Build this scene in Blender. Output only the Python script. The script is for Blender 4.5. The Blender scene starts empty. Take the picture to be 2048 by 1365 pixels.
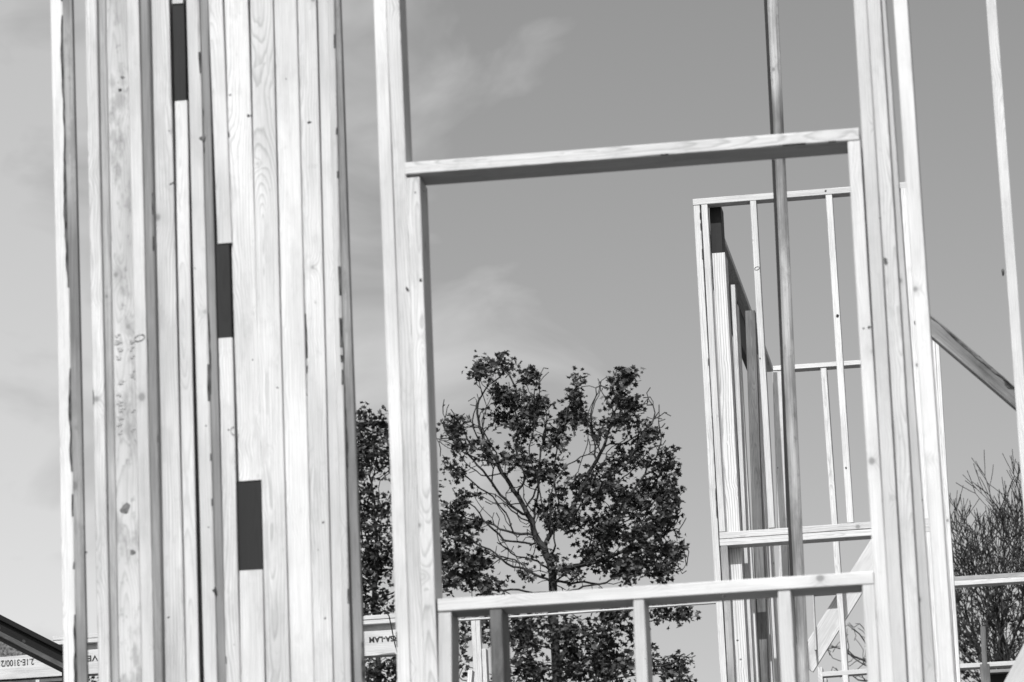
import bpy, math, random
import numpy as np
from mathutils import Vector, Matrix, noise
random.seed(7)
R = math.radians
scene = bpy.context.scene
COL = scene.collection

# ------------------------------------------------------------------ camera
F = 7680.0                      # focal length in photo pixels (135 mm lens, 2048 px wide)
PITCH, ROLL, YAW = R(13.0), R(2.55), R(7.7)
EYE = Vector((0, 0, 1.6))
fwd = Vector((0, math.cos(PITCH), math.sin(PITCH)))
r0 = Vector((1, 0, 0)); u0 = r0.cross(fwd)
rgt = r0 * math.cos(ROLL) - u0 * math.sin(ROLL)
up = r0 * math.sin(ROLL) + u0 * math.cos(ROLL)
cam_data = bpy.data.cameras.new('camera')
cam = bpy.data.objects.new('camera', cam_data); COL.objects.link(cam)
M3 = Matrix((rgt, up, -fwd)).transposed()
cam.matrix_world = Matrix.Translation(EYE) @ M3.to_4x4()
cam_data.lens = 135; cam_data.sensor_width = 36
cam_data.clip_end = 5000; cam_data.clip_start = 0.1
cam_data.dof.use_dof = True
cam_data.dof.focus_distance = 25.0
cam_data.dof.aperture_fstop = 11.0
scene.camera = cam

ALONG = Vector((math.cos(YAW), -math.sin(YAW), 0))      # along every wall that faces the street
INTO = Vector((math.sin(YAW), math.cos(YAW), 0))        # away from the street
ZUP = Vector((0, 0, 1))

def ray(px, py):
    return (fwd + rgt * ((px - 1024) / F) - up * ((py - 682.5) / F))

def at(px, py, D, off=0.0):
    """point of the wall plane that crosses the view axis D metres away (set back by off)"""
    d = ray(px, py)
    P = Vector((0, D, 0)) + INTO * off
    t = (P - EYE).dot(INTO) / d.dot(INTO)
    return EYE + d * t

# ------------------------------------------------------------------ materials
def newmat(name):
    m = bpy.data.materials.new(name); m.use_nodes = True
    nt = m.node_tree
    return m, nt, nt.nodes['Principled BSDF']

def math_node(nt, op, a=None, b=None, c=None):
    n = nt.nodes.new('ShaderNodeMath'); n.operation = op
    for i, v in enumerate((a, b, c)):
        if v is None: continue
        if isinstance(v, (int, float)): n.inputs[i].default_value = v
        else: nt.links.new(v, n.inputs[i])
    return n.outputs[0]

def ramp(nt, fac, stops):
    n = nt.nodes.new('ShaderNodeValToRGB')
    e = n.color_ramp.elements
    while len(e) < len(stops): e.new(0.5)
    for el, (p, v) in zip(e, stops):
        el.position = p; el.color = (v, v, v, 1)
    nt.links.new(fac, n.inputs[0])
    return n.outputs[0]

def mixc(nt, fac, a, b, mode='MIX'):
    n = nt.nodes.new('ShaderNodeMix'); n.data_type = 'RGBA'; n.blend_type = mode
    if isinstance(fac, (int, float)): n.inputs[0].default_value = fac
    else: nt.links.new(fac, n.inputs[0])
    for i, v in ((6, a), (7, b)):
        if isinstance(v, (int, float)): n.inputs[i].default_value = (v, v, v, 1)
        else: nt.links.new(v, n.inputs[i])
    return n.outputs[2]

def wood(name, base=0.62, grain=0.16, fine=0.10, stain=0.0, knots=0.45, rough=0.62, ring=150.0, blotch=0.12):
    """sawn softwood; the board runs along its own Z"""
    m, nt, bs = newmat(name)
    L = nt.links.new
    tc = nt.nodes.new('ShaderNodeTexCoord'); oi = nt.nodes.new('ShaderNodeObjectInfo')
    rnd = nt.nodes.new('ShaderNodeCombineXYZ')
    L(math_node(nt, 'MULTIPLY', oi.outputs['Random'], 3.1), rnd.inputs[0])
    L(math_node(nt, 'MULTIPLY', oi.outputs['Random'], 7.7), rnd.inputs[1])
    L(math_node(nt, 'MULTIPLY', oi.outputs['Random'], 41.0), rnd.inputs[2])
    add = nt.nodes.new('ShaderNodeVectorMath'); add.operation = 'ADD'
    L(tc.outputs['Object'], add.inputs[0]); L(rnd.outputs[0], add.inputs[1])
    P = add.outputs[0]
    def mapped(s):
        mp = nt.nodes.new('ShaderNodeMapping'); mp.inputs['Scale'].default_value = s; L(P, mp.inputs[0]); return mp.outputs[0]
    def nz(vec, scale, detail=3, rough=.55):
        n = nt.nodes.new('ShaderNodeTexNoise'); n.inputs['Scale'].default_value = scale
        n.inputs['Detail'].default_value = detail; n.inputs['Roughness'].default_value = rough
        L(vec, n.inputs['Vector']); return n.outputs['Fac']
    # knots: rare small round spots
    vo = nt.nodes.new('ShaderNodeTexVoronoi'); vo.inputs['Scale'].default_value = 10.0
    L(mapped((1, 1, .8)), vo.inputs['Vector'])
    sep = nt.nodes.new('ShaderNodeSeparateColor'); L(vo.outputs['Color'], sep.inputs[0])
    pick = math_node(nt, 'LESS_THAN', sep.outputs[0], knots)
    kd = vo.outputs['Distance']
    size = math_node(nt, 'MULTIPLY_ADD', sep.outputs[1], 0.10, 0.045)
    kn = math_node(nt, 'DIVIDE', kd, size)                        # 1 at the rim of the knot
    kwarp = math_node(nt, 'MULTIPLY', math_node(nt, 'POWER', 2.718, math_node(nt, 'MULTIPLY', kn, -0.7)), pick)
    # growth rings
    slow = nz(mapped((1.0, 1.0, .35)), 2.2, 2)
    wob = nz(mapped((1, 1, .16)), 16.0, 3)
    sx = nt.nodes.new('ShaderNodeSeparateXYZ'); L(tc.outputs['Object'], sx.inputs[0])
    ox = math_node(nt, 'ADD', sx.outputs[0], math_node(nt, 'MULTIPLY_ADD', oi.outputs['Random'], 0.16, -0.10))
    oy = math_node(nt, 'ADD', sx.outputs[1], math_node(nt, 'MULTIPLY_ADD', slow, 0.22, -0.10))
    rad = math_node(nt, 'SQRT', math_node(nt, 'ADD', math_node(nt, 'MULTIPLY', ox, ox), math_node(nt, 'MULTIPLY', oy, oy)))
    rad = math_node(nt, 'ADD', rad, math_node(nt, 'MULTIPLY', wob, 0.022))
    rad = math_node(nt, 'ADD', rad, math_node(nt, 'MULTIPLY', kwarp, 0.035))
    rr = math_node(nt, 'FRACT', math_node(nt, 'MULTIPLY', rad, ring))
    rings = ramp(nt, rr, [(0, 1.0), (.55, .96), (.86, 1 - grain * 2.2), (1.0, 1.0)])
    fib = nz(mapped((1, 1, .012)), 420.0, 3, .6)
    fibers = ramp(nt, fib, [(.3, 1 - fine * 2), (.62, 1.0)])
    bl = nz(mapped((1, 1, .25)), 7.0, 4)
    blot = ramp(nt, bl, [(.36, 1 - blotch * 2.4), (.62, 1.0)])
    c = mixc(nt, 1.0, rings, fibers, 'MULTIPLY')
    c = mixc(nt, 1.0, c, blot, 'MULTIPLY')
    c = mixc(nt, 1.0, c, base, 'MULTIPLY')
    vary = ramp(nt, oi.outputs['Random'], [(0, .78), (1, 1.0)])
    c = mixc(nt, 1.0, c, vary, 'MULTIPLY')
    if stain:
        st = nz(mapped((1, 1, .4)), 14.0, 5, .7)
        c = mixc(nt, ramp(nt, st, [(.52, 0), (.62, stain)]), c, .16)
        st2 = nz(mapped((1, 1, .7)), 38.0, 4, .7)
        c = mixc(nt, ramp(nt, st2, [(.6, 0), (.7, stain)]), c, .12)
    kmask = math_node(nt, 'MULTIPLY', ramp(nt, kn, [(.55, 1), (.95, 0)]), pick)
    c = mixc(nt, math_node(nt, 'MULTIPLY', kmask, .78), c, .10)
    halo = math_node(nt, 'MULTIPLY', ramp(nt, math_node(nt, 'MULTIPLY', kn, .4), [(.35, .35), (.9, 0)]), pick)
    c = mixc(nt, halo, c, base * .45)
    L(c, bs.inputs['Base Color'])
    bs.inputs['Roughness'].default_value = rough
    bs.inputs['Specular IOR Level'].default_value = 0.25
    bp = nt.nodes.new('ShaderNodeBump'); bp.inputs['Strength'].default_value = .35; bp.inputs['Distance'].default_value = .002
    L(math_node(nt, 'MULTIPLY', fib, 1.0), bp.inputs['Height']); L(bp.outputs[0], bs.inputs['Normal'])
    return m

def rough_mat(name, lo, hi, scale=60, zs=1.0, rough=.9, bump=.6):
    m, nt, bs = newmat(name)
    tc = nt.nodes.new('ShaderNodeTexCoord'); mp = nt.nodes.new('ShaderNodeMapping')
    mp.inputs['Scale'].default_value = (1, 1, zs); nt.links.new(tc.outputs['Object'], mp.inputs[0])
    n = nt.nodes.new('ShaderNodeTexNoise'); n.inputs['Scale'].default_value = scale; n.inputs['Detail'].default_value = 5
    nt.links.new(mp.outputs[0], n.inputs['Vector'])
    nt.links.new(ramp(nt, n.outputs['Fac'], [(.35, lo), (.68, hi)]), bs.inputs['Base Color'])
    bs.inputs['Roughness'].default_value = rough; bs.inputs['Specular IOR Level'].default_value = .2
    bp = nt.nodes.new('ShaderNodeBump'); bp.inputs['Strength'].default_value = bump; bp.inputs['Distance'].default_value = .004
    nt.links.new(n.outputs['Fac'], bp.inputs['Height']); nt.links.new(bp.outputs[0], bs.inputs['Normal'])
    return m

MW = {
 'pine': wood('pine', .75, .10, .09, .10, .65, ring=160, blotch=.09),
 'pine_cut': wood('pine_figured', .76, .14, .12, .16, .8, ring=145, blotch=.09),
 'pine_far': wood('pine_crisp', .80, .12, .16, .12, .6, ring=110, blotch=.06),
 'stained': wood('pine_stained', .66, .10, .08, .5, .9, blotch=.14),
 'dull': wood('pine_dull', .44, .10, .12, .25, .5, blotch=.2),
 'plank': wood('pine_plank', .78, .22, .12, 0, .4, ring=70, blotch=.06),
 'sawn_shade': wood('pine_rough_shade', .40, .08, .22, .5, .5, blotch=.22),
 'brace': wood('brace_wood', .40, .15, .25, .85, .9, blotch=.35),
 'sawn_pale': wood('pine_rough_pale', .54, .05, .22, .12, .4, blotch=.16),
 'pole': wood('pole_wood', .60, .12, .2, .5, .9, blotch=.32),
 'sawn': wood('pine_rough_sawn', .33, .05, .22, .12, .4, blotch=.12),
 'grey': wood('wood_weathered', .27, .15, .25, .45, .6, blotch=.25),
 'lvl': wood('veneer_lumber', .78, .05, .18, 0, .0, ring=60, blotch=.1),
 'shadow_tone': wood('lumber_shadow_tone', .022, .1, .1, 0, .3, blotch=.05),  # shadow tone put into the wood colour
 'dark': wood('dark_lumber_and_shade', .03, .1, .2, 0, .2, blotch=.1),
}
BARK = rough_mat('bark', .02, .16, 90, .35)
INK = rough_mat('black_ink', .02, .05, 40, bump=.1)
OSB = rough_mat('strand_board', .05, .20, 55, 1.0)
TRUNK = rough_mat('tree_bark', .015, .05, 30, .3)
TWIG = rough_mat('twig_bark', .02, .06, 30, .3)
CABLE = rough_mat('cable_rubber', .02, .03, 30)
FADED = rough_mat('faded_ink', .28, .5, 60, bump=.1)
PENCIL = rough_mat('pencil', .10, .2, 100, bump=.1)
def leafmat():
    m, nt, bs = newmat('maple_leaf')
    g = nt.nodes.new('ShaderNodeNewGeometry')
    nt.links.new(ramp(nt, g.outputs['Random Per Island'], [(0, .010), (.65, .03), (1, .11)]), bs.inputs['Base Color'])
    bs.inputs['Roughness'].default_value = .55; bs.inputs['Specular IOR Level'].default_value = .35
    return m
LEAF = leafmat()

# ------------------------------------------------------------------ scene-graph helpers
def link(o, parent=None):
    COL.objects.link(o)
    if parent is not None: o.parent = parent; o.matrix_parent_inverse = parent.matrix_world.inverted()
    return o

def thing(name, label, cat, loc, group=None):
    o = bpy.data.objects.new(name, None); o.empty_display_size = .2
    o.location = loc; COL.objects.link(o)
    bpy.context.view_layer.update()
    o['label'] = label; o['category'] = cat; o['kind'] = 'thing'
    if group: o['group'] = group
    return o

def tag(o, label=None, cat=None, group=None, kind=None):
    if label: o['label'] = label
    if cat: o['category'] = cat; o['kind'] = 'thing'
    if group: o['group'] = group
    if kind: o['kind'] = kind
    return o

def meshobj(name, verts, faces, mats, parent=None, mw=None, fm=None, smooth=False):
    me = bpy.data.meshes.new(name); me.from_pydata(verts, [], faces)
    for m in mats: me.materials.append(m)
    if fm: me.polygons.foreach_set('material_index', fm)
    if smooth: me.polygons.foreach_set('use_smooth', [True] * len(me.polygons))
    me.update()
    o = bpy.data.objects.new(name, me)
    if mw is not None: o.matrix_world = mw
    link(o)
    if parent is not None:
        o.parent = parent; o.matrix_parent_inverse = parent.matrix_world.inverted()
    return o

def beam(name, P0, P1, side, w, d, mat, parent=None, wane=None, chamfer=.0025, warp=.0012, flip=False, endround=0):
    """a board from P0 to P1; its face is w wide towards `side`, and d deep away from the viewer.
    wane: list of (corner 0 front-left 1 front-right 2 back-right 3 back-left, max size, how much is bark)"""
    z = (P1 - P0); L = z.length; z.normalize()
    x = (side - z * side.dot(z)).normalized(); y = z.cross(x)
    if flip: y = -y
    n = max(6, int(L / .12)) if not wane else max(30, int(L / .022))
    seed = random.uniform(0, 100)
    verts = []; faces = []; fm = []
    wd = {c: (s, a) for (c, s, a) in (wane or [])}
    sizes = {}
    for i in range(n + 1):
        t = i / n * L
        dx = (noise.noise(Vector((seed, t * .9, 0)))) * warp * 2
        dy = (noise.noise(Vector((seed + 9, t * .9, 5)))) * warp * 2
        cs = []
        for c in range(4):
            if c in wd:
                v = noise.noise(Vector((seed + c * 7, t * 3.2, 1.7))) * .9 + noise.noise(Vector((seed + c * 7, t * 17, 4.7))) * .45
                s = max(chamfer, wd[c][0] * max(0, .35 + v))
            else: s = chamfer
            cs.append(s)
        sizes[i] = cs
        a, b, e, g = cs
        er = 0
        if endround and i in (0, n): er = endround
        ring = [(a, 0), (w - b, 0), (w, b), (w, d - e), (w - e, d), (g, d), (0, d - g), (0, a)]
        for (X, Y) in ring:
            if er:
                X = w / 2 + (X - w / 2) * (1 - er / w); Y = d / 2 + (Y - d / 2) * (1 - er / d)
            verts.append((X + dx, Y + dy, t))
    cornerof = {1: 1, 3: 2, 5: 3, 7: 0}
    for i in range(n):
        for k in range(8):
            a = i * 8 + k; b = i * 8 + (k + 1) % 8
            faces.append((a, b, b + 8, a + 8))
            mi = 0
            if k in cornerof and cornerof[k] in wd:
                c = cornerof[k]
                if sizes[i][c] > chamfer * 1.6 and (noise.noise(Vector((seed + 31, i * .21, c))) + .5) < wd[c][1] * 1.1: mi = 1
            fm.append(mi)
    faces.append(tuple(reversed(range(8)))); fm.append(0)
    faces.append(tuple(range(n * 8, n * 8 + 8))); fm.append(0)
    if flip:
        verts = [(a, -b, c) for a, b, c in verts]; y = -y     # keep it right-handed, box on the other side
    mw = Matrix((x, y, z)).transposed().to_4x4(); mw.translation = P0
    if flip: faces = [tuple(reversed(f)) for f in faces]
    return meshobj(name, verts, faces, [mat, BARK], parent, mw, fm)

def scale_px(P):                      # photo pixels per metre at P
    return F / (P - EYE).dot(fwd)

def vboard(parent, D, off, x0, x1, wpx, y0=0, y1=1365, d=.14, mat='pine', name='stud', ztop=None, zbot=None, wane=None, wm=None, er=0):
    """upright board: left edge of its face runs from (x0,y0) to (x1,y1) in the photo"""
    T = at(x0, y0, D, off); B = at(x1, y1, D, off)
    dirv = (T - B) / (T.z - B.z)
    if zbot is not None: B = B + dirv * (zbot - B.z)
    if ztop is not None: T = T + dirv * (ztop - T.z)
    w = wm or wpx / scale_px(at((x0 + x1) / 2, (y0 + y1) / 2, D, off))
    if wane is None and D < 11 and x0 < 700: wane = [(0, random.uniform(.003, .006), .55), (1, random.uniform(.003, .0055), .5)]
    m = MW[mat] if isinstance(mat, str) else mat
    return beam(name, B, T, ALONG, w, d, m, parent, wane, endround=er)

def hboard(parent, D, off, xl, yl, xr, yr, hpx, d=.14, mat='pine', name='plate', wane=None, wm=None, er=0):
    """level board: top edge of its face runs from (xl,yl) to (xr,yr)"""
    A = at(xl, yl, D, off); B = at(xr, yr, D, off)
    w = wm or hpx / scale_px((A + B) / 2)
    m = MW[mat] if isinstance(mat, str) else mat
    return beam(name, A, B, -ZUP, w, d, m, parent, wane, endround=er)

def tube(verts, faces, pts, rads, k=5):
    base = len(verts); n = len(pts)
    for i, p in enumerate(pts):
        d = (pts[min(i + 1, n - 1)] - pts[max(i - 1, 0)])
        d = d.normalized() if d.length > 1e-9 else Vector((0, 0, 1))
        a = d.orthogonal().normalized() if i == 0 else (pa - d * pa.dot(d)).normalized()
        pa = a; b = d.cross(a)
        for j in range(k):
            t = 2 * math.pi * j / k
            verts.append(tuple(p + (a * math.cos(t) + b * math.sin(t)) * rads[i]))
    for i in range(n - 1):
        for j in range(k):
            a0 = base + i * k + j; b0 = base + i * k + (j + 1) % k
            faces.append((a0, b0, b0 + k, a0 + k))
    faces.append(tuple(base + j for j in reversed(range(k)))); faces.append(tuple(base + (n - 1) * k + j for j in range(k)))

def ovalmark(parent, px, py, D, off, rx, ry, th, mat, rot=0, name='knot_ring'):
    c = at(px, py, D, off - .002); s = scale_px(c); pts = []
    for i in range(25):
        t = 2 * math.pi * i / 24; a, b = rx * math.cos(t), ry * math.sin(t)
        a, b = a * math.cos(rot) - b * math.sin(rot), a * math.sin(rot) + b * math.cos(rot)
        pts.append(c + ALONG * (a / s) + ZUP * (b / s))
    v, f = [], []; tube(v, f, pts, [th / s * (.6 + .6 * random.random()) for _ in pts], 5)
    return meshobj(name, v, f, [mat], parent)

def spot(parent, px, py, D, off, rx, ry, mat, rot=0, name='knot'):
    """an irregular knot, 1.5 mm proud of the face"""
    c = at(px, py, D, off - .0015); s = scale_px(c); v = [c]; n = 14; f = []
    for i in range(n):
        t = 2 * math.pi * i / n; q = .75 + .45 * random.random(); a, b = rx * q * math.cos(t), ry * q * math.sin(t)
        a, b = a * math.cos(rot) - b * math.sin(rot), a * math.sin(rot) + b * math.cos(rot)
        v.append(c + ALONG * (a / s) + ZUP * (b / s) + INTO * .003)
    for i in range(n): f.append((0, 1 + i, 1 + (i + 1) % n))
    return meshobj(name, [tuple(p) for p in v], f, [mat], parent)

# ------------------------------------------------------------------ ground and the upper floor
DECK = 2.5
g = 400
gm = rough_mat('dirt', .04, .09, .8, 1)
tag(meshobj('ground', [(-g, -60, 0), (g, -60, 0), (g, 1500, 0), (-g, 1500, 0)], [(0, 1, 2, 3)], [gm]), kind='structure')
def slab(name, x0, x1, o0, o1, z0, z1, mat, D0=10.8):
    O = Vector((0, D0, 0)); v = []
    for z in (z0, z1):
        for (a, b) in ((x0, o0), (x1, o0), (x1, o1), (x0, o1)):
            p = O + ALONG * a + INTO * b; v.append((p.x, p.y, z))
    return meshobj(name, v, [(3, 2, 1, 0), (4, 5, 6, 7), (0, 1, 5, 4), (1, 2, 6, 5), (2, 3, 7, 6), (3, 0, 4, 7)], [mat])
tag(slab('floor_deck', -4, 5, -.02, 30, 2.2, DECK, OSB), kind='structure')
for i, (a, b) in enumerate(((-3.9, .3), (4.9, .3), (-3.9, 29.5), (4.9, 29.5), (-3.9, 15), (4.9, 15))):
    pier = slab('foundation_pier', a - .2, a + .2, b - .2, b + .2, 0, 2.196, rough_mat('concrete', .25, .35, 20) if i == 0 else bpy.data.materials['concrete'])
    tag(pier, kind='structure')

# ------------------------------------------------------------------ window wall (right, near)
D1 = 10.8; TOP1 = 5.75
W = thing('window_wall', 'bright foreground wall frame around the large open window hole, right of the dense studs', 'wall frame', at(1250, 1365, D1) * 1.0 - ZUP * .6)
kw = dict(ztop=TOP1, zbot=DECK + .04)
vboard(W, D1, 0, 747, 795, 26.5, mat='pine', wane=[(0, .004, .8)], **kw)
vboard(W, D1, .004, 773, 822, 27.5, mat='pine_cut', d=.125, **kw)
vboard(W, D1, .002, 812, 848.5, 28, y0=356, mat='pine_cut', name='trimmer_stud', zbot=DECK + .04, wane=[(0, .003, .3)])
hboard(W, D1, -.002, 810, 325, 1717, 256, 25.5, mat='pine_cut', name='header', wane=[(1, .006, .7)])
hboard(W, D1, -.002, 875, 1198, 1746, 1142, 26, mat='pine', name='sill')
vboard(W, D1, .001, 876, 877.5, 27, y0=1226, y1=1365, zbot=DECK + .04, name='cripple_stud')
vboard(W, D1, .003, 978, 982, 25.5, y0=1219, zbot=DECK + .04, name='cripple_stud', mat='grey')
vboard(W, D1, .001, 1265, 1271.5, 24.5, y0=1198, zbot=DECK + .04, name='cripple_stud', er=.004)
vboard(W, D1, .001, 1554, 1563, 28, y0=1178, zbot=DECK + .04, name='cripple_stud', er=.004)
vboard(W, D1, .001, 1724, 1735, 25, y0=1165, zbot=DECK + .04, name='cripple_stud')
vboard(W, D1, .002, 1695, 1760, 26, y0=281, mat='pine', name='trimmer_stud', zbot=DECK + .04)
vboard(W, D1, 0, 1707, 1787.5, 26.5, mat='pine', wane=[(0, .003, .6)], **kw)
vboard(W, D1, .010, 1733, 1818, 28, mat='pine_cut', d=.06, **kw)
vboard(W, D1, .072, 1744, 1844, 27, mat='pine', d=.075, **kw)
vboard(W, D1, 0, 1785, 1880, 29, mat='pine', **kw)
# bottom plate and top plates, above and below the picture
A = at(700, 682, D1); B = at(1900, 682, D1)
for zz in (TOP1 + .039, TOP1 + .078):
    beam('top_plate', Vector((A.x, A.y, zz)), Vector((B.x, B.y, zz)), -ZUP, .038, .14, MW['pine'], W)
beam('bottom_plate', Vector((A.x, A.y, DECK + .04)), Vector((B.x, B.y, DECK + .04)), -ZUP, .038, .14, MW['pine'], W)
for p in ((814, 578, 3, 7), (841, 560, 3, 5), (1743, 262, 4, 5), (1738, 655, 6, 5), (1779, 1038, 6, 5), (1790, 1208, 7, 7), (1829, 585, 3, 5), (1727, 657, 5, 4), (1771, 520, 5, 6), (1758, 436, 2.5, 5), (1845, 1000, 2, 3), (830, 385, 2, 2), (848, 382, 2, 2), (1448, 1192, 5, 4), (1545, 272, 2.5, 4), (900, 1310, 3, 2), (1290, 1318, 2, 3)):
    spot(W, p[0], p[1], D1, 0.001, p[2] * .8, p[3] * .8, BARK, random.random())

# ------------------------------------------------------------------ dense cluster of studs (left, near)
S = thing('stud_wall', 'dense row of bright studs set edge to edge with three painted-shadow blocks, at left', 'stud wall', at(400, 1365, D1) - ZUP * .6)
K = dict(ztop=TOP1, zbot=DECK + .04)
vboard(S, D1, 0, 100.5, 127.5, 26, mat='pine', wane=[(1, .013, .9)], **K)
vboard(S, D1, .004, 124, 154.2, 21, mat='sawn_shade', d=.02, wane=[(0, .004, .5), (1, .003, .5)], **K)  # thin front strip, the stud's shaded side put into its grey
vboard(S, D1, .02, 170, 197.5, 24, mat='pine_cut', wane=[(0, .007, .9)], d=.12, **K)
vboard(S, D1, .042, 196, 222, 60, wm=.024, mat='sawn_pale', d=.08, **K)
vboard(S, D1, .045, 212, 238, 46, mat='stained', d=.05, wane=[(0, .004, .6)], **K)
vboard(S, D1, -.02, 253, 284, 25, mat='pine', d=.10, **K)
vboard(S, D1, -.012, 279.2, 306.6, 19, mat='sawn', d=.11, **K)
vboard(S, D1, .02, 297, 328, 43, mat='pine_cut', d=.08, **K)
# column with the first pocket
vboard(S, D1, .01, 343.5, 344, 25, y0=-200, y1=8, mat='pine', ztop=TOP1, d=.09)
vboard(S, D1, .01, 349, 372.5, 26, y0=203, mat='pine', zbot=DECK + .04, d=.09)
vboard(S, D1, .012, 373, 405, 4.5, mat='dark', d=.09, **K)  # black strip painted as the shade of the gap
vboard(S, D1, -.012, 372.5, 408, 26.5, mat='pine', d=.12, wane=[(1, .006, .3)], **K)
vboard(S, D1, -.006, 399.5, 435.5, 17, mat='sawn', d=.11, **K)
vboard(S, D1, -.006, 417, 434, 29, y0=0, y1=488, mat='pine', ztop=TOP1, d=.11)
vboard(S, D1, -.006, 435.5, 453, 28.5, y0=677, mat='pine_cut', zbot=DECK + .04, d=.11)
vboard(S, D1, .005, 448.5, 477.5, 48.5, y0=0, y1=963, mat='pine_cut', ztop=TOP1, d=.10)
vboard(S, D1, .005, 478.5, 482.5, 48.5, y0=1142, mat='pine_cut', zbot=DECK + .04, d=.10)
# near-black blocks filling the pockets, cast shadow put into their colour
vboard(S, D1, .012, 343.5, 348.5, 26, y0=9, y1=202, mat='shadow_tone', name='painted_shadow', d=.08)
vboard(S, D1, -.003, 430, 435.5, 29.5, y0=489, y1=676, mat='shadow_tone', name='painted_shadow', d=.09)
vboard(S, D1, .008, 474, 478.5, 49.5, y0=964, y1=1141, mat='shadow_tone', name='painted_shadow', d=.09)
vboard(S, D1, .004, 499, 532, 47.5, mat='pine_cut', wane=[(0, .003, .2)], **K)
vboard(S, D1, .0, 547.5, 581, 46.5, mat='pine', **K)
vboard(S, D1, .006, 595, 627.5, 39, mat='pine_cut', wane=[(0, .006, .5)], **K)
vboard(S, D1, .001, 635, 668, 24, mat='pine', wane=[(1, .004, .4)], **K)
vboard(S, D1, -.004, 654, 688, 14, mat='pine', wane=[(1, .009, .5)], d=.10, **K)
vboard(S, D1, .012, 661, 709, 19, mat='sawn_shade', wane=[(1, .006, .5), (0, .006, .8)], d=.03, **K)  # stained front strip, its grey also paints a shaded stud side
A = at(60, 682, D1); B = at(700, 682, D1)
A2 = at(712, 682, D1)
for zz in (TOP1 + .039, TOP1 + .078):
    beam('top_plate', Vector((A.x, A.y, zz)), Vector((B.x, B.y, zz)), -ZUP, .038, .14, MW['pine'], S)
beam('bottom_plate', Vector((A.x, A.y, DECK + .04)), Vector((B.x, B.y, DECK + .04)), -ZUP, .038, .14, MW['pine'], S)
kn = [(402, 277, 7, 9, -.012), (342, 368, 7, 4, .02), (338, 262, 3, 3, .02), (458, 270, 3, 7, .005), (460, 190, 5, 4, .005), (497, 232, 6, 6, .005), (560, 222, 4, 5, .004), (618, 245, 7, 4, .006),
      (555, 776, 6, 4, .004), (610, 785, 3, 9, .006), (680, 898, 3, 4, .001), (646, 1045, 4, 5, .006), (428, 1182, 5, 7, -.012), (468, 1290, 5, 4, -.006), (417, 1055, 3, 3, -.012),
      (572, 158, 2, 3, 0), (619, 18, 1.5, 1.5, .006), (630, 605, 1.5, 1.5, .006), (505, 720, 3, 3, .005), (584, 943, 2, 1.5, 0), (636, 1100, 2, 3, .006), (337, 1235, 5, 3, .02), (265, 1105, 8, 8, .045),
      (250, 1018, 12, 16, .045), (240, 180, 6, 6, .045), (245, 155, 8, 5, .045), (457, 860, 3, 3, -.006), (412, 852, 5, 6, -.012), (390, 537, 3, 5, -.012), (650, 1237, 3, 4, .006), (710, 1305, 4, 6, .03), (172, 1105, 2, 2, .0)]
for (x, y, a, b, o) in kn:
    spot(S, x, y, D1, o, a * 1.15, b * 1.15, BARK if a < 8 else PENCIL, random.uniform(-.5, .5))
ovalmark(S, 279, 676, D1, -.02, 11, 6, .7, PENCIL, .3)
ovalmark(S, 468, 862, D1, -.006, 7, 8, .6, PENCIL, .3)
# faded, unreadable grade stamp on the stained board
gv, gf = [], []
rs = random.Random(3)
for col_x, n0 in ((236, 0), (264, 1)):
    yy = 668
    while yy < 862:
        h = rs.uniform(5, 10)
        if rs.random() < (.8 if n0 == 0 else .35):
            for k in range(3):
                ww = rs.uniform(3, 11 if n0 == 0 else 7); xx = col_x + (yy - 760) * .02 + rs.uniform(-5, 4)
                b = len(gv)
                for (dx, dy) in ((0, 0), (ww, rs.uniform(-1, 1)), (ww, 2.5), (0, 3)):
                    gv.append(tuple(at(xx + dx, yy + dy + k * h / 3, D1, .0435)))
                gf.append((b, b + 3, b + 2, b + 1))
        yy += h + rs.uniform(3, 9)
meshobj('faded_stamp', gv, gf, [FADED], S)['kind'] = 'stuff'

# ------------------------------------------------------------------ tall pole
Dp = 14.5
T = at(1525, -80, Dp); B = at(1590.5, 1365, Dp); dv = (T - B) / (T.z - B.z)
P = thing('timber_pole', 'tall slim weathered grey pole standing between the window hole and the farther frames', 'pole', B + dv * (DECK - B.z))
T = B + dv * (7.2 - B.z); B = B + dv * (DECK - B.z)
beam('pole_shaft', B + ALONG * .012, T + ALONG * .012, ALONG, .042, .044, MW['pole'], P, wane=[(0, .013, .25), (1, .012, .3)], chamfer=.011, warp=.004)
beam('pole_dark_strip', B + dv * 1.2 + INTO * .006, T + INTO * .006, ALONG, .012, .04, MW['dark'], P, warp=.003)  # narrow near-black strip along the left edge of the shaft

# ------------------------------------------------------------------ frames further back
D2 = 22.0; TOP2 = None
X = thing('far_wall_frame', 'crisp bright far frame with narrow openings, behind the right half of the window hole', 'wall frame', at(1600, 1365, D2) - ZUP * 2)
zb = DECK
kw = dict(zbot=zb, wm=.038, d=.089)
hboard(X, D2, 0, 1385.5, 398.5, 1811.5, 364, 13, mat='pine_far', name='top_plate', d=.089)
vboard(X, D2, .001, 1386.5, 1440.5, 14, y0=412, mat='pine_far', wane=[(1, .006, .8)], **kw)
vboard(X, D2, .002, 1402, 1438.5, 14, y0=410, y1=1064, mat='pine_far', wm=.036, d=.089)
vboard(X, D2, .003, 1441, 1455.5, 15, y0=1092, y1=1365, mat='dull', name='trimmer_stud', zbot=zb, wm=.040, d=.089)
vboard(X, D2, .002, 1499.7, 1537, 13.5, y0=402.5, y1=1056, mat='pine_far', wm=.036, d=.089)
vboard(X, D2, .002, 1650.7, 1694, 14, y0=390.5, y1=1046, mat='pine_far', wm=.038, d=.089, wane=[(1, .004, .4)])
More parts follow.
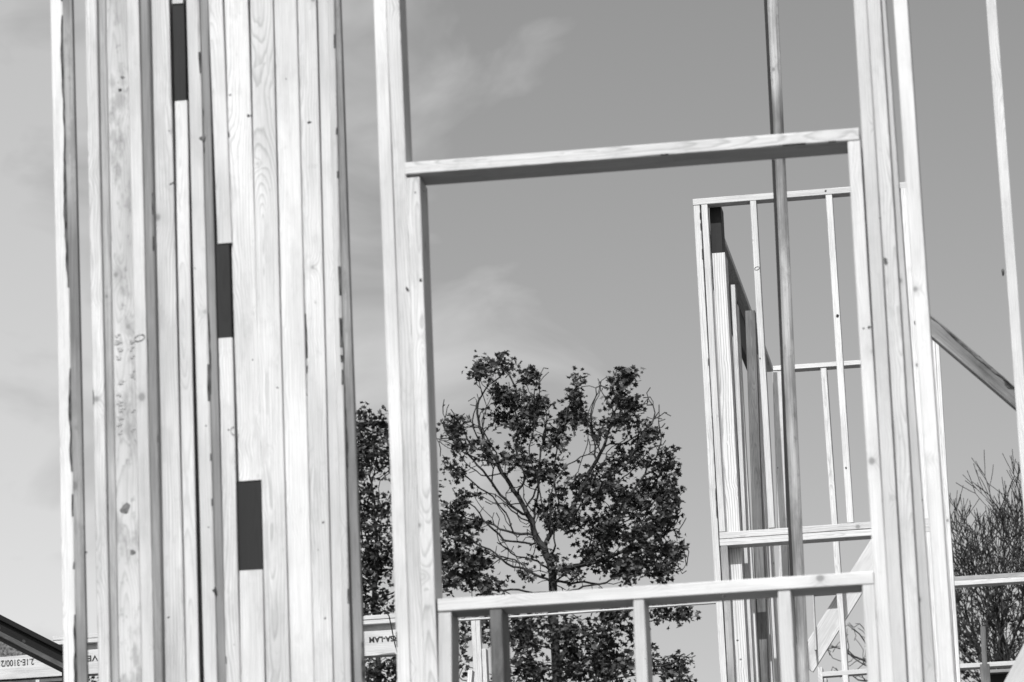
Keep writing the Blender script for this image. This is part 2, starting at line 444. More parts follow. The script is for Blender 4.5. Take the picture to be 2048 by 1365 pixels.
hboard(X, D2, -.001, 1438.5, 1065, 1860, 1035.5, 13.5, mat='pine_far', name='header', d=.089, wane=[(0, .002, .3)])
hboard(X, D2, -.001, 1439, 1079.5, 1860, 1050.5, 13.5, mat='pine_far', name='header', d=.12)
vboard(X, D2, .001, 1801, 1868, 14, y0=376, mat='pine_far', wane=[(0, .003, .8)], **kw)
vboard(X, D2, .002, 1860.5, 1906, 7, y0=648, y1=1365, mat='pine_far', wane=[(1, .003, .5)], zbot=zb, wm=.020, d=.06)
vboard(X, D2, .0, 1867.5, 1913, 8, y0=648, y1=1365, mat='pine_far', zbot=zb, wm=.0225, d=.089)
hboard(X, D2, .02, 905, 1239.5, 1433, 1203.5, 3.5, mat='pine_far', name='rail', d=.03)
ovalmark(X, 1514, 537, D2, .001, 5, 3.2, .45, INK, .3, 'pencil_mark')
for p in ((1651, 382, 2.2, 2.2), (1555.5, 936, 1.5, 1.5), (1692, 936, 2, 2.5), (1520, 717, 1.5, 1.5), (1475, 1281, 2.5, 2), (1675, 632, 3, 4)):
    spot(X, p[0], p[1], D2, -.001, p[2], p[3], BARK)

# side wall that runs back from the far frame's left corner
Y = thing('receding_side_wall', 'side wall of tightly set studs running back from the far frame left corner', 'side wall', at(1500, 1365, D2, 2) - ZUP * 2)
DEP = 4.9
c0 = at(1420, 412, D2, .095)            # under the corner, inner edge of the top plate
pl_t = at(1442, 455, D2, .1)
# top plates: from the corner straight back
z_top = at(1385.5, 398.5, D2).z
a = at(1402, 410, D2, .095)
xin = at(1441, 430, D2, .1)
e0 = Vector((xin.x, xin.y, z_top - .002)); e1 = at(1546, 733, D2, DEP)
e1z = Vector((e1.x, e1.y, e1.z)); e0 = Vector((e0.x, e0.y, at(1442.5, 456, D2, .1).z))
beam('top_plate', e0 - ALONG * .09, e1z - ALONG * .09, ALONG, .09, .038, MW['pine_far'], Y, flip=False)
nrm = (e1z - e0).normalized()
dn = Vector((0, 0, -.042))
for i in range(5):                      # blocks under the plate, between the studs
    t0 = .06 + i * .19; t1 = t0 + .15
    q0 = e0.lerp(e1z, t0) + dn - ALONG * .085; q1 = e0.lerp(e1z, t1) + dn - ALONG * .085
    beam('blocking', q0, q1, -ZUP, .16, .02, MW['dull'], Y)
beam('header', e0 + dn - ALONG * .095, e1z + dn - ALONG * .095, -ZUP, .25, .035, MW['dark'], Y, flip=True)  # near-black colour paints in the shade under the plate
sw = [  # off, x at top, y top, x at bottom(1365), width px, depth, material
 (.10, 1424, 507, 1470.5, 26, .20, 'plank'),
 (.24, 1461, 570, 1499, 8.5, .09, 'pine_far'),
 (.36, 1467, 610, 1509, 8.5, .09, 'pine_far'),
 (.50, 1489.5, 622, 1517, 20, .09, 'grey'),
 (.62, 1500, 680, 1539, 7, .09, 'pine_far'),
 (.75, 1510, 710, 1549, 7, .09, 'pine_far'),
 (.62, 1546, 745, 1567, 17, .09, 'pine_cut'),  # this and the next repeat rear wall boards, added forward to be sunlit
 (.60, 1565, 742, 1590, 16, .09, 'pine_cut'),
 (.9, 1521, 735, 1557, 5, .05, 'pine_far'),
]
for (off, xt, yt, xb, wp, dd, m) in sw:
    vboard(Y, D2, off, xt, xb, wp, y0=yt, y1=1365, d=dd, mat=m, zbot=zb)

Z = thing('rear_wall_frame', 'rear frame whose thin plate and studs show through the far frame beside the pole', 'wall frame', at(1640, 1365, D2, 5) - ZUP * 2)
O3 = 5.0
hboard(Z, D2, O3, 1544.5, 732.5, 1860, 711, 9.5, mat='pine_far', name='top_plate', d=.11)
vboard(Z, D2, O3 + .001, 1545, 1564, 22, y0=743, y1=1365, mat='pine_cut', zbot=zb, d=.09)
vboard(Z, D2, O3 + .003, 1565, 1588, 18, y0=742, y1=1365, mat='pine_cut', zbot=zb, d=.09)
vboard(Z, D2, O3 + .001, 1641, 1685.5, 11.8, y0=737, y1=1365, mat='pine_far', zbot=zb, wm=.041, d=.14)
vboard(Z, D2, O3 + .001, 1635, 1636.5, 9, y0=1335, y1=1365, mat='pine_far', zbot=zb, wm=.034)
hboard(Z, D2, O3 + .0, 1644, 1344.5, 1790, 1334, 9.5, mat='pine_far', name='sill', d=.09)
vboard(Z, D2, O3 + .3, 1645, 1647, 8, y0=1356, y1=1385, mat='pine_far', name='cripple_stud', zbot=zb)

vboard(Y, D2, .1, 1418, 1423, 23, y0=411, y1=507, mat='dark', name='blocking', d=.19)  # shaded corner face, its shade put into the near-black colour
# small bright trim frame and the wide diagonal brace
b0 = at(1768, 1037, D2, 5.35); b1 = at(1590, 1322, D2, 5.35)
br = beam('diagonal_brace', b1, b0, at(1700, 1240, D2, 5.35) - at(1650, 1200, D2, 5.35), 42 / scale_px(b0), .04, MW['pine_far'])
tag(br, 'wide bright plank braced diagonally behind the lower right of the window hole', 'brace')
tf = thing('trim_frame', 'small thin bright rectangular frame right of the pole, under the window sill', 'trim frame', at(1650, 1250, D2, 5.25))
hboard(tf, D2, 5.25, 1624, 1186, 1682, 1182, 4, mat='pine_far', name='frame_top', d=.09)
vboard(tf, D2, 5.25, 1624, 1629, 4, y0=1190, y1=1300, mat='pine_far', name='frame_side', d=.09)

# ------------------------------------------------------------------ right edge
Dr = 14.0
rs_ = vboard(None, Dr, 0, 1971.5, 2073, 21, y0=0, y1=1365, mat='pine', name='stud', ztop=7.0, zbot=DECK, wane=[(0, .003, .6)])
tag(rs_, 'lone tall bright stud near the right edge of the view, sky on both sides', 'stud')
q0 = at(1850, 619, Dr, .15); q1 = at(2080, 815, Dr, .15)
rb = beam('diagonal_brace', q0, q1, at(1850, 660, Dr, .15) - at(1850, 620, Dr, .15), 34 / scale_px(q0), .05, MW['brace'], wane=[(0, .05, 2.0)], chamfer=.004)
upv = (at(1850, 620, Dr, .15) - at(1850, 640, Dr, .15)).normalized()
be = beam('bark_edge', q0 - upv * .004 - INTO * .004, q1 - upv * .004 - INTO * .004, -upv, .014, .03, BARK, rb, wane=[(1, .016, 2), (0, .006, 2)], warp=.004)
tag(rb, 'short grey brace with bark along its upper edge, sloping down to the lone right stud', 'brace')
spot(rs_, 2006, 545, Dr, -.0, 3, 9, BARK)

D5 = 33.0
rp = thing('distant_plate_wall', 'double bright plate crossing in front of the bare twiggy tree at right', 'wall plate', at(1975, 1165, D5))
hboard(rp, D5, 0, 1900, 1154, 2120, 1140, 9, mat='dull', name='plate', d=.14)
hboard(rp, D5, -.01, 1900, 1163, 2120, 1149.5, 9.5, mat='pine_far', name='plate', d=.14)
vboard(rp, D5, .0, 2085, 2095, 9, y0=1154, y1=1365, mat='pine_far', zbot=DECK)
lp = thing('low_plate_wall', 'low bright plates at the lower right, behind the grey post', 'wall plate', at(1975, 1345, D5, -1))
hboard(lp, D5, -1, 1918, 1328, 2110, 1317, 9, mat='pine_far', name='plate', d=.14)
hboard(lp, D5, -.8, 1975, 1340, 2110, 1333, 6.5, mat='dull', name='plate', d=.14)
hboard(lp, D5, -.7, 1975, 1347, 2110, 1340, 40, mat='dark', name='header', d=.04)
vboard(lp, D5, -.8, 2085, 2095, 9, y0=1335, y1=1365, mat='pine_far', zbot=DECK)

pp = thing('grey_post', 'thin grey post in a thicker sleeve beside the leaning board, lower right', 'post', at(1970, 1365, 20))
pp_w = dict(zbot=DECK)
vboard(pp, 20, 0, 1960.5, 1964.5, 10.5, y0=1253, y1=1340, mat='grey', name='post_shaft', d=.03)
vboard(pp, 20, -.01, 1960, 1962.5, 19, y0=1329, y1=1365, mat='grey', name='post_sleeve', d=.06, zbot=DECK)

q1 = at(2070, 1246, 12); q0 = at(1990, 1400, 12)
rb2 = beam('leaning_board', q0, q1, ALONG, .14, .038, MW['pine'])
tag(rb2, 'pale board leaning to the right, cut by the lower right corner of the view', 'board')

# ------------------------------------------------------------------ laminated beam far left
D3 = 35.0
LB = thing('laminated_beam', 'printed laminated beam under double plates, far behind the lower end of the dense studs', 'beam', at(450, 1340, D3))
def yl(x, y0): return y0 - .0655 * (x - 150)
def far_h(x0, x1, y, h, mat, name, off=0, d=.14):
    hboard(LB, D3, off, x0, yl(x0, y), x1, yl(x1, y), h, mat=mat, name=name, d=d)
far_h(105, 868, 1270, 8.2, 'pine_far', 'top_plate')
far_h(-60, 868, 1279.3, 8.2, 'pine_far', 'top_plate', .004)
far_h(-60, 868, 1288, 12.5, 'dull', 'spacer', .06)
far_h(-60, 868, 1301.5, 49.5, 'lvl', 'printed_beam', 0)
far_h(-60, 130, 1353, 8, 'grey', 'lower_plate', .02)
vboard(LB, D3, 0, 71, 72, 8, y0=1360, y1=1500, mat='pine_far', zbot=DECK)
vboard(LB, D3, 0, 941.5, 948, 9, y0=1236, y1=1365, mat='pine_cut', zbot=DECK)
vboard(LB, D3, .003, 950.7, 956.5, 8.5, y0=1235, y1=1365, mat='pine_far', zbot=DECK, d=.10)
vboard(LB, D3, -.01, 963, 966, 8.5, y0=1298, y1=1365, mat='pine_far', zbot=DECK)
vboard(LB, D3, -.4, 936, 934, 9, y0=1340, y1=1365, mat='pine_far', zbot=DECK)

def lettering(txt, px, py, capx, width_px, parent, D, off, bold=0):
    """text printed upside down; (px,py) is the photo pixel of the first letter's foot, which is at the right end"""
    cu = bpy.data.curves.new('lettering', 'FONT'); cu.body = txt; cu.size = 1.0; cu.offset = bold; cu.extrude = 0
    to = bpy.data.objects.new('lettering', cu); COL.objects.link(to)
    bpy.context.view_layer.update()
    dg = bpy.context.evaluated_depsgraph_get()
    me = bpy.data.meshes.new_from_object(to.evaluated_get(dg))
    bpy.data.objects.remove(to)
    xs = [v.co.x for v in me.vertices]; ys = [v.co.y for v in me.vertices]
    P0 = at(px, py, D, off); Pl = at(px - 100, py + 6.55, D, off)
    xd = (Pl - P0).normalized(); yd = -ZUP; s = scale_px(P0)
    sx = width_px / s / (max(xs) - min(xs)); sy = capx / s / .70
    for v in me.vertices: v.co = Vector((0, 0, 0)) + (xd * ((v.co.x - min(xs)) * sx) + yd * (v.co.y * sy))
    me.materials.clear(); me.materials.append(INK)
    o = bpy.data.objects.new('lettering', me); o.location = P0; link(o)
    o.parent = parent; o.matrix_parent_inverse = parent.matrix_world.inverted()
    return o
beamobj = [o for o in LB.children if o.name.startswith('printed_beam')][0]
lettering('2.1E-3100/2', 68, 1317.5, 12.5, 68, beamobj, D3, -.004, .012)
lettering('LVL', 112, 1315.0, 11.5, 30, beamobj, D3, -.004, .012)
lettering('BOISE VE', 252, 1307, 11.5, 80, beamobj, D3, -.004, .012)
lettering('VERSA-LAM', 813, 1270.5, 10.5, 76, beamobj, D3, -.004, .03)

# cable hanging over it
ct = [(700, 1240), (745, 1226), (770, 1223), (778, 1232), (783, 1255), (790, 1290), (800, 1322), (812, 1365), (830, 1450)]
v, f = [], []
tube(v, f, [at(x, y, D3, -.35) for x, y in ct], [.0055] * len(ct), 6)
tag(meshobj('cable', v, f, [CABLE]), 'thin black cable looping down over the printed laminated beam', 'cable')

# ------------------------------------------------------------------ dark sloping joist and soffit, far left edge
D4 = 27.0
J = thing('sloping_joist', 'dark sloping I-shaped joist over strand board at the lower left corner', 'joist', at(40, 1300, D4))
j0 = at(-60, 1198, D4 - .6); j1 = at(150, 1305.5, D4)
sl = (at(0, 1300, D4) - at(0, 1200, D4))
beam('top_flange', j0, j1, sl, 10.5 / scale_px(j1), .09, MW['dark'], J)
k0 = j0 + sl * .10 + INTO * .035; k1 = j1 + sl * .10 + INTO * .035
beam('web', k0, k1, sl, 25 / scale_px(j1), .02, MW['dark'], J)
k0 = j0 + sl * .335; k1 = j1 + sl * .335
beam('bottom_flange', k0, k1, sl, 10 / scale_px(j1), .09, MW['grey'], J)
s0 = j0 + sl * .42 + INTO * .09; s1 = j1 + sl * .42 + INTO * .09
sv = [s0, s1, s1 - ALONG * 1.0 + INTO * .1 - ZUP * 0.02, s0 - ALONG * .4]
sp = meshobj('strand_board', [tuple(p) for p in (at(-60, 1232, D4, .2), at(78, 1308, D4, .2), at(10, 1314, D4, .2), at(-60, 1319, D4, .2), at(-60, 1232, D4, .23), at(78, 1308, D4, .23), at(10, 1314, D4, .23), at(-60, 1319, D4, .23))],
             [(0, 3, 2, 1), (4, 5, 6, 7), (0, 1, 5, 4), (1, 2, 6, 5), (2, 3, 7, 6), (3, 0, 4, 7)], [OSB], J)
vboard(J, D4, -.02, 121, 124, 6, y0=1290, y1=1365, mat='dark', name='post', zbot=DECK, d=.09)

# ------------------------------------------------------------------ trees
def grow(seed, root, attr, step=.13, infl=1.1, kill=.22, iters=260, jitter=.25):
    rg = np.random.default_rng(seed)
    nodes = [np.array(p, float) for p in root]; parent = [-1] + list(range(len(root) - 1))
    A = np.array(attr, float); alive = np.ones(len(A), bool)
    N = np.array(nodes)
    near = np.full(len(A), 1e9); idx = np.zeros(len(A), int)
    def upd(start):
        nonlocal near, idx
        d = np.linalg.norm(A[:, None, :] - N[None, start:, :], axis=2)
        j = d.argmin(1); dm = d[np.arange(len(A)), j]
        b = dm < near; near[b] = dm[b]; idx[b] = j[b] + start
    upd(0)
    for it in range(iters):
        sel = alive & (near < infl)
        if not sel.any():
            sel = alive
            if not sel.any(): break
            k = np.where(alive)[0][near[alive].argmin()]; sel = np.zeros(len(A), bool); sel[k] = True
        ids = np.unique(idx[sel]); new = []; npar = []
        for i in ids:
            m = sel & (idx == i)
            v = (A[m] - N[i]); v /= (np.linalg.norm(v, axis=1)[:, None] + 1e-9); d = v.sum(0)
            if parent[i] >= 0:
                g_ = N[i] - N[parent[i]]; d = d / (np.linalg.norm(d) + 1e-9) + .45 * g_ / (np.linalg.norm(g_) + 1e-9)
            d = d + rg.normal(0, jitter, 3); d /= (np.linalg.norm(d) + 1e-9)
            new.append(N[i] + d * step); npar.append(i)
        st = len(N); N = np.vstack([N, np.array(new)]); parent += [int(q) for q in npar]
        upd(st); alive &= near > kill
        if not alive.any(): break
    return N, parent

def skeleton_mesh(N, parent, tip=.0035, power=2.35, k=5, maxr=.2):
    n = len(N); ch = [[] for _ in range(n)]
    for i, p in enumerate(parent):
        if p >= 0: ch[p].append(i)
    w = np.zeros(n)
    for i in range(n - 1, -1, -1):
        w[i] = sum(w[c] for c in ch[i]) if ch[i] else tip ** power
    rad = np.minimum(w ** (1 / power), maxr)
    verts, faces = [], []
    stack = [(0, None)]
    while stack:
        i, p = stack.pop()
        chain = ([p] if p is not None else []) + [i]
        while ch[chain[-1]]:
            c = ch[chain[-1]]; b = max(c, key=lambda q: rad[q])
            for q in c:
                if q != b: stack.append((q, chain[-1]))
            chain.append(b)
        if len(chain) < 2: continue
        rr = [float(rad[q]) for q in chain]
        if p is not None: rr[0] = rr[1]
        tube(verts, faces, [Vector(N[q]) for q in chain], rr, 6 if max(rr) > .02 else 4)
    return verts, faces, rad

def leaves_mesh(pts, sizes, rg):
    """lobed maple-like leaves, each one folded along its middle"""
    prof = [(0, -.9), (.35, -.45), (.95, -.55), (.7, 0), (1.0, .5), (.42, .45), (0, 1.2)]
    V = []; Fc = []
    for p, s in zip(pts, sizes):
        a = rg.normal(0, 1, 3); a[2] = a[2] * .5; a /= np.linalg.norm(a)
        b = rg.normal(0, 1, 3); b -= a * b.dot(a); b /= np.linalg.norm(b); c = np.cross(a, b)
        fold = rg.uniform(.15, .6); b0 = len(V)
        for (x, y) in prof: V.append(tuple(p + (b * x * .8 + a * y + c * fold * abs(x)) * s))
        for (x, y) in prof[1:-1]: V.append(tuple(p + (-b * x * .8 + a * y + c * fold * abs(x)) * s))
        Fc.append(tuple(b0 + i for i in range(7)))
        Fc.append(tuple([b0 + 6] + [b0 + 7 + i for i in (4, 3, 2, 1, 0)] + [b0]))
    return V, Fc

def atD(px, py, D):
    d = ray(px, py); return EYE + d * (D / d.y)

def make_tree(name, label, D, seed, blobs, root_px, nleaf=8, leaf=.045, trunk_lean=0, step=.13, kill=.2, depth=1.0, tip=.0035, twig_mat=None, group='trees beyond the building frames', jitter=.25, infl=1.0, leaf_spread=.10, maxr=.2, power=2.35):
    rg = np.random.default_rng(seed)
    s = F / (D / math.cos(PITCH) * 1.0)
    attr = []; leafy = []
    for (px, py, rx, ry, n, lf) in blobs:
        for _ in range(n if lf else int(n * 4)):
            while True:
                q = rg.uniform(-1, 1, 3)
                if (q ** 2).sum() <= 1: break
            c = atD(px + q[0] * rx, py + q[1] * ry, D + q[2] * depth * max(rx, 30) / s * 1.3 + rg.normal(0, .35 * depth))
            attr.append(tuple(c)); leafy.append(lf)
    bottom = atD(root_px[0][0], root_px[0][1], D)
    pts = [Vector((bottom.x + trunk_lean, bottom.y, 0))]
    while pts[-1].z < bottom.z - .3:
        t = (pts[-1].z + .3) / bottom.z
        pts.append(Vector((bottom.x + trunk_lean * (1 - t) + .05 * math.sin(t * 7), bottom.y, pts[-1].z + .3)))
    for (x, y) in root_px: 
        tgt = atD(x, y, D)
        while (tgt - pts[-1]).length > step * 1.5: pts.append(pts[-1] + (tgt - pts[-1]).normalized() * step)
    N, par = grow(seed, [tuple(p) for p in pts], attr, step=step, kill=kill, jitter=jitter, infl=infl)
    v, f, rad = skeleton_mesh(N, par, tip=tip, maxr=maxr, power=power)
    root = thing(name, label, 'tree', pts[0], group)
    meshobj('trunk', v, f, [twig_mat or TRUNK], root, smooth=True)
    lp, ls = [], []
    Aa = np.array(attr); dn_ = np.array([np.linalg.norm(N - q, axis=1).min() for q in Aa])
    for a, lf, dq in zip(attr, leafy, dn_):
        if rg.random() < lf and dq < .25 and noise.noise(Vector(a) * 2.4) > -.26:
            m = max(1, int(nleaf * rg.uniform(.5, 1.5)))
            for _ in range(m):
                lp.append(np.array(a) + rg.normal(0, leaf_spread, 3)); ls.append(leaf * rg.uniform(.6, 1.35))
    if lp:
        v, f = leaves_mesh(lp, ls, rg)
        meshobj('crown', v, f, [LEAF], root)
    print(name, len(N), len(lp))
    return root

main = [ # x, y, rx, ry, count, leafiness
 (968,745,22,22,9,1),(1003,733,20,14,6,1),(1055,757,16,22,8,.9),(992,785,24,20,9,1),(1035,800,32,24,13,.9),(1078,812,26,24,11,1),(1160,755,10,14,3,1),(1150,795,18,20,7,.9),(1165,832,22,14,7,1),
 (1130,845,22,24,6,.7),(1247,752,28,12,9,1),(1238,785,22,18,8,1),(1262,825,20,24,9,1),(1212,805,14,14,4,.8),(1205,860,16,14,5,.8),(1285,862,22,26,9,1),(1300,880,14,22,5,.9),(1240,850,26,26,8,.8),
 (908,850,24,18,8,1),(925,895,22,16,7,.9),(1000,835,20,20,6,.9),(1055,860,36,30,13,.9),(1108,880,34,28,12,.9),(985,905,38,18,9,.8),(1050,915,40,24,11,.8),(1075,940,44,26,12,.8),
 (905,945,26,28,9,.8),(920,1000,36,34,15,.9),(895,1045,22,34,9,.9),(935,1060,38,34,14,.8),(900,1110,26,36,11,.9),(950,1115,34,26,11,.9),(925,1165,50,22,14,.9),(990,1168,26,14,6,.8),
 (1110,960,46,36,16,.8),(1165,985,44,34,16,.9),(1205,955,40,30,13,.8),(1255,920,44,28,14,.9),(1330,935,24,22,8,1),(1345,985,18,30,9,1),(1300,975,44,38,18,.9),(1240,1010,54,46,26,1),(1170,1040,44,36,15,.9),
 (1110,1030,36,30,10,.7),(1085,1005,34,30,9,.7),(1230,1080,56,38,26,1),(1290,1060,40,46,20,1),(1330,1040,20,34,10,1),(1180,1100,34,34,12,.9),(1105,1060,22,34,8,.8),(1225,1135,44,26,18,1),(1290,1120,44,26,18,1),(1340,1095,22,20,8,1),(1325,1140,24,12,8,.9),(1080,1120,30,36,9,.9),(1130,1150,40,22,9,.7),(1060,1160,34,22,7,.7),
 (1000,1262,80,34,30,.9),(1090,1280,70,50,34,1),(1170,1290,60,50,32,1),(1230,1260,44,44,22,1),(1150,1350,100,40,40,1),(1040,1345,50,40,20,.9),(1240,1340,44,30,16,1),(1332,1228,22,12,7,1),(1370,1222,12,18,5,1),(1325,1335,26,22,9,.9),(1358,1350,14,30,6,.8),(1290,1290,26,30,6,.7),
 (925,1280,20,60,12,.9),(1000,1400,120,60,40,.8),
 # bare twigs
 (1022,765,10,26,4,0),(1100,850,12,40,4,0),(1180,860,20,40,6,0),(1195,770,8,26,3,0),(1310,820,8,30,4,0),(1318,900,14,20,4,0),(1362,1010,10,22,3,0),(1372,1138,12,10,3,0),(1360,1095,16,14,4,0),(955,790,10,30,3,0),(945,850,16,34,5,0),(890,830,10,30,4,0),(1385,1225,10,14,2,0),(1380,1320,14,20,3,0),(1000,1190,40,16,6,0),
 (965,830,40,40,12,0),(950,900,50,50,18,0),(980,970,50,60,22,0),(1020,1040,50,50,20,0),(1010,1110,50,40,16,0),(880,880,12,40,7,0),(1190,900,26,50,12,0),(1325,870,18,60,10,0),(1290,800,20,30,5,0),(1060,1050,30,60,12,0),(1345,1120,30,30,8,0),(1355,1060,16,20,4,0),(1090,740,10,12,2,0),(1200,790,10,20,3,0),(1050,990,50,60,16,0),(1160,1170,70,20,8,0),(1360,1310,20,30,5,0),(945,1030,30,70,10,0)]
make_tree('maple_tree', 'large loose-crowned leafy tree with bare twigs, filling the lower part of the window hole', 45.0, 11, main, [(1112, 1420), (1108, 1250), (1104, 1120)], nleaf=21, leaf=.036, depth=.7, kill=.11, step=.09, tip=.0058, power=2.7, leaf_spread=.058, maxr=.075)
left = [(735,842,22,16,10,1),(765,862,16,22,9,1),(720,880,16,26,10,1),(752,905,26,26,14,1),(722,935,18,24,10,1),(765,950,16,20,7,.9),(740,985,24,20,9,.8),(725,1030,18,34,12,.9),(765,1035,18,34,10,.9),(745,1080,28,30,12,.8),
 (725,1120,20,30,12,1),(765,1115,20,30,12,1),(745,1160,34,28,16,1),(730,1200,26,24,9,.9),(770,1200,20,24,9,.9),(800,950,30,60,14,1),(690,950,30,80,20,1),(800,1100,30,60,14,1),(690,1120,30,80,20,1),(640,1060,50,100,20,1),
 (760,1330,40,24,12,.8),(740,1350,30,30,10,.8),(790,1340,20,20,8,.9),(745,1070,30,80,22,0),(740,1000,30,60,14,0),(850,1000,30,80,18,1),(855,1130,30,70,18,1),(750,1400,90,40,20,1)]
make_tree('leafy_tree', 'dark leafy tree seen in the narrow gap between the stud cluster and the window wall', 46.5, 5, left, [(760, 1500), (755, 1290)], nleaf=19, leaf=.034, depth=.6, kill=.14, step=.10, tip=.0055, leaf_spread=.075)

def bare_tree(name, label, D, seed, base_px, trunk_top_px, lean, levels, L0, r0_, group, spread=.42, leafpx=None):
    rg = random.Random(seed)
    verts, faces = [], []
    b = atD(base_px[0], base_px[1], D); top = atD(trunk_top_px[0], trunk_top_px[1], D)
    base = Vector((b.x, b.y, 0))
    n = 14; pts = [base.lerp(top, i / n) + Vector((.05 * math.sin(i), 0, 0)) for i in range(n + 1)]
    tube(verts, faces, pts, [r0_ * (1.5 - .5 * i / n) for i in range(n + 1)], 8)
    tips = []; xmin = atD(1845, 1000, D).x
    def br(p, d, Ln, r, lv):
        k = max(3, int(Ln / .13)); pts = [p]; rr = [r]; q = p.copy(); dd = d.copy()
        bend = Vector((rg.gauss(0, .05), rg.gauss(0, .05), 0))
        for i in range(k):
            dd = (dd + bend + Vector((rg.gauss(0, .045), rg.gauss(0, .045), .045))).normalized()
            q = q + dd * (Ln / k)
            if q.x < xmin: break
            pts.append(q.copy()); rr.append(max(.0068, r * (1 - .30 * (i + 1) / k)))
            if lv < levels and i > 0 and rg.random() < (.27 if lv < 3 else .24):
                ax = dd.orthogonal().normalized(); ax.rotate(Matrix.Rotation(rg.uniform(0, 6.28), 3, dd))
                c = (dd + ax * rg.uniform(.35, .75)).normalized()
                br(q.copy(), c, Ln * rg.uniform(.4, .72), rr[-1] * .5, lv + 1 if lv > 1 else lv + 2)
        if len(pts) < 2: return
        tube(verts, faces, pts, rr, 6 if r > .02 else 4)
        if lv >= levels: tips.append(q.copy()); return
        if q.x < xmin: return
        m = 2 if rg.random() < .75 else 3
        a0 = rg.uniform(0, 6.28)
        for j in range(m):
            ax = dd.orthogonal().normalized(); ax.rotate(Matrix.Rotation(a0 + 6.28 * j / m + rg.uniform(-.4, .4), 3, dd))
            c = (dd + ax * rg.uniform(spread * .6, spread * 1.25)).normalized()
            br(q.copy(), c, Ln * rg.uniform(.7, .9), rr[-1] * .84, lv + 1)
    for j in range(5):
        a = 6.28 * j / 5 + .5
        br(top - Vector((0, 0, .10 * j)), Vector((math.cos(a) * .5 + lean, math.sin(a) * .5, 1)).normalized(), L0, r0_ * .6, 1)
    root = thing(name, label, 'tree', base, group)
    meshobj('trunk', verts, faces, [TWIG], root, smooth=True)
    print(name, len(faces))
    return root
GRP = 'trees beyond the building frames'
bare_tree('bare_tree', 'bare fan-shaped tree of fine upright twigs at the right edge', 60.0, 8, (2050, 1500), (2048, 1475), -.05, 7, 1.15, .085, GRP)
lowm = [(rg_x, rg_y, 22, 18, 3, .6) for rg_x in range(1885, 2190, 24) for rg_y in range(1205, 1420, 24)]
make_tree('hedgerow_tree', 'low dense dark tree crown under the double plate at the right edge', 64.0, 18, lowm, [(2010, 1560), (2005, 1440)], nleaf=8, leaf=.05, depth=.6, kill=.2, step=.14, tip=.008, twig_mat=TWIG, leaf_spread=.12, maxr=.1)
tw = [(1665,1300,20,20,10,0),(1705,1270,22,30,12,0),(1715,1330,20,20,12,0),(1740,1290,20,40,16,0),(1690,1340,30,20,10,0),(1775,1320,40,50,24,0),(1745,1345,60,25,20,0),(1720,1310,10,10,6,0)]
make_tree('thin_tree', 'low sparse bare twigs behind the cripple stud right of the pole, under the sill', 62.0, 21, tw, [(1850, 1500), (1820, 1400)], step=.12, kill=.13, depth=.5, tip=.006, twig_mat=TWIG, maxr=.08)
sm = [(188,1352,16,8,8,1),(205,1362,20,12,9,1),(180,1385,30,20,12,1),(230,1380,40,30,14,1),(330,1380,60,20,12,1)]
make_tree('low_tree', 'tip of a dark leafy tree under the far printed beam, lower left', 46.0, 31, sm, [(230, 1480), (225, 1420)], nleaf=8, leaf=.036, depth=.6, kill=.16, step=.1)

# ------------------------------------------------------------------ light
SUN_EL, SUN_AZ = 44.0, -10.0     # azimuth measured from behind the camera, towards the left
sd = Vector((math.sin(R(SUN_AZ)) * math.cos(R(SUN_EL)), -math.cos(R(SUN_AZ)) * math.cos(R(SUN_EL)), math.sin(R(SUN_EL))))
sl_ = bpy.data.lights.new('sun', 'SUN'); sl_.energy = 4.0; sl_.angle = R(.53)
so = bpy.data.objects.new('sun', sl_); COL.objects.link(so)
so.rotation_euler = (-sd).to_track_quat('-Z', 'Y').to_euler()

world = bpy.data.worlds.new('World'); scene.world = world; world.use_nodes = True
nt = world.node_tree; L = nt.links.new
bg = nt.nodes['Background']
sky = nt.nodes.new('ShaderNodeTexSky'); sky.sky_type = 'NISHITA'; sky.sun_disc = False
sky.sun_elevation = R(SUN_EL); sky.sun_rotation = math.atan2(sd.x, sd.y)
sky.air_density = 1.0; sky.dust_density = 1.5
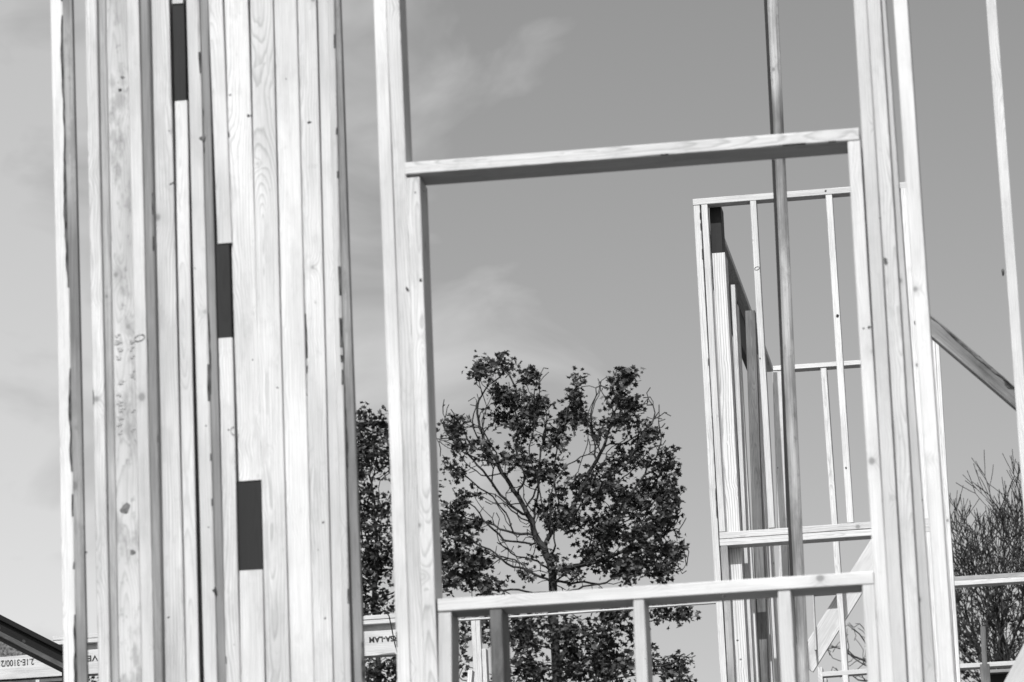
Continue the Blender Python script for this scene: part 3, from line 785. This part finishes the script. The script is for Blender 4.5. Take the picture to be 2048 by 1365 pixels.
# black-and-white film behind an orange filter: mostly the red part of the sky
sc_ = nt.nodes.new('ShaderNodeSeparateColor'); L(sky.outputs[0], sc_.inputs[0])
redsky = math_node(nt, 'ADD', math_node(nt, 'MULTIPLY', sc_.outputs[0], 1.05), math_node(nt, 'MULTIPLY', sc_.outputs[1], .2))
tc = nt.nodes.new('ShaderNodeTexCoord')
def wn(scale, det, sc=(1, 1, 1), loc=(0, 0, 0), dist=0):
    mp = nt.nodes.new('ShaderNodeMapping'); mp.inputs['Scale'].default_value = sc; mp.inputs['Location'].default_value = loc
    L(tc.outputs['Generated'], mp.inputs[0])
    n = nt.nodes.new('ShaderNodeTexNoise'); n.inputs['Scale'].default_value = scale; n.inputs['Detail'].default_value = det; n.inputs['Distortion'].default_value = dist
    L(mp.outputs[0], n.inputs['Vector']); return n.outputs['Fac']
sepx = nt.nodes.new('ShaderNodeSeparateXYZ'); L(tc.outputs['Generated'], sepx.inputs[0])
# thin cloud thickens to the left (west), a few soft wisps elsewhere
west = math_node(nt, 'MULTIPLY_ADD', sepx.outputs[0], -3.3, -.09)
c1 = wn(20, 9, (1, 1, 1.7), (.3, 0, .12), .8)
c2 = wn(5, 3, (1, 1, 1.3), (1.3, 0, .4), .2)
cl = math_node(nt, 'ADD', math_node(nt, 'MULTIPLY', c1, .95), math_node(nt, 'MULTIPLY', c2, .45))
cl = math_node(nt, 'ADD', cl, west)
clm = ramp(nt, cl, [(.67, 0), (1.05, 1)])
bright = math_node(nt, 'MULTIPLY_ADD', clm, SKY_CLOUD if 'SKY_CLOUD' in globals() else 2.0, 0)
tot = math_node(nt, 'ADD', redsky, bright)
comb = nt.nodes.new('ShaderNodeCombineColor')
for i in range(3): L(tot, comb.inputs[i])
L(comb.outputs[0], bg.inputs['Color'])
bg.inputs['Strength'].default_value = 0.108

scene.view_settings.view_transform = 'Standard'
scene.view_settings.look = 'None'
scene.view_settings.exposure = 0.12
scene.view_settings.gamma = 1
scene.cycles.use_denoising = True
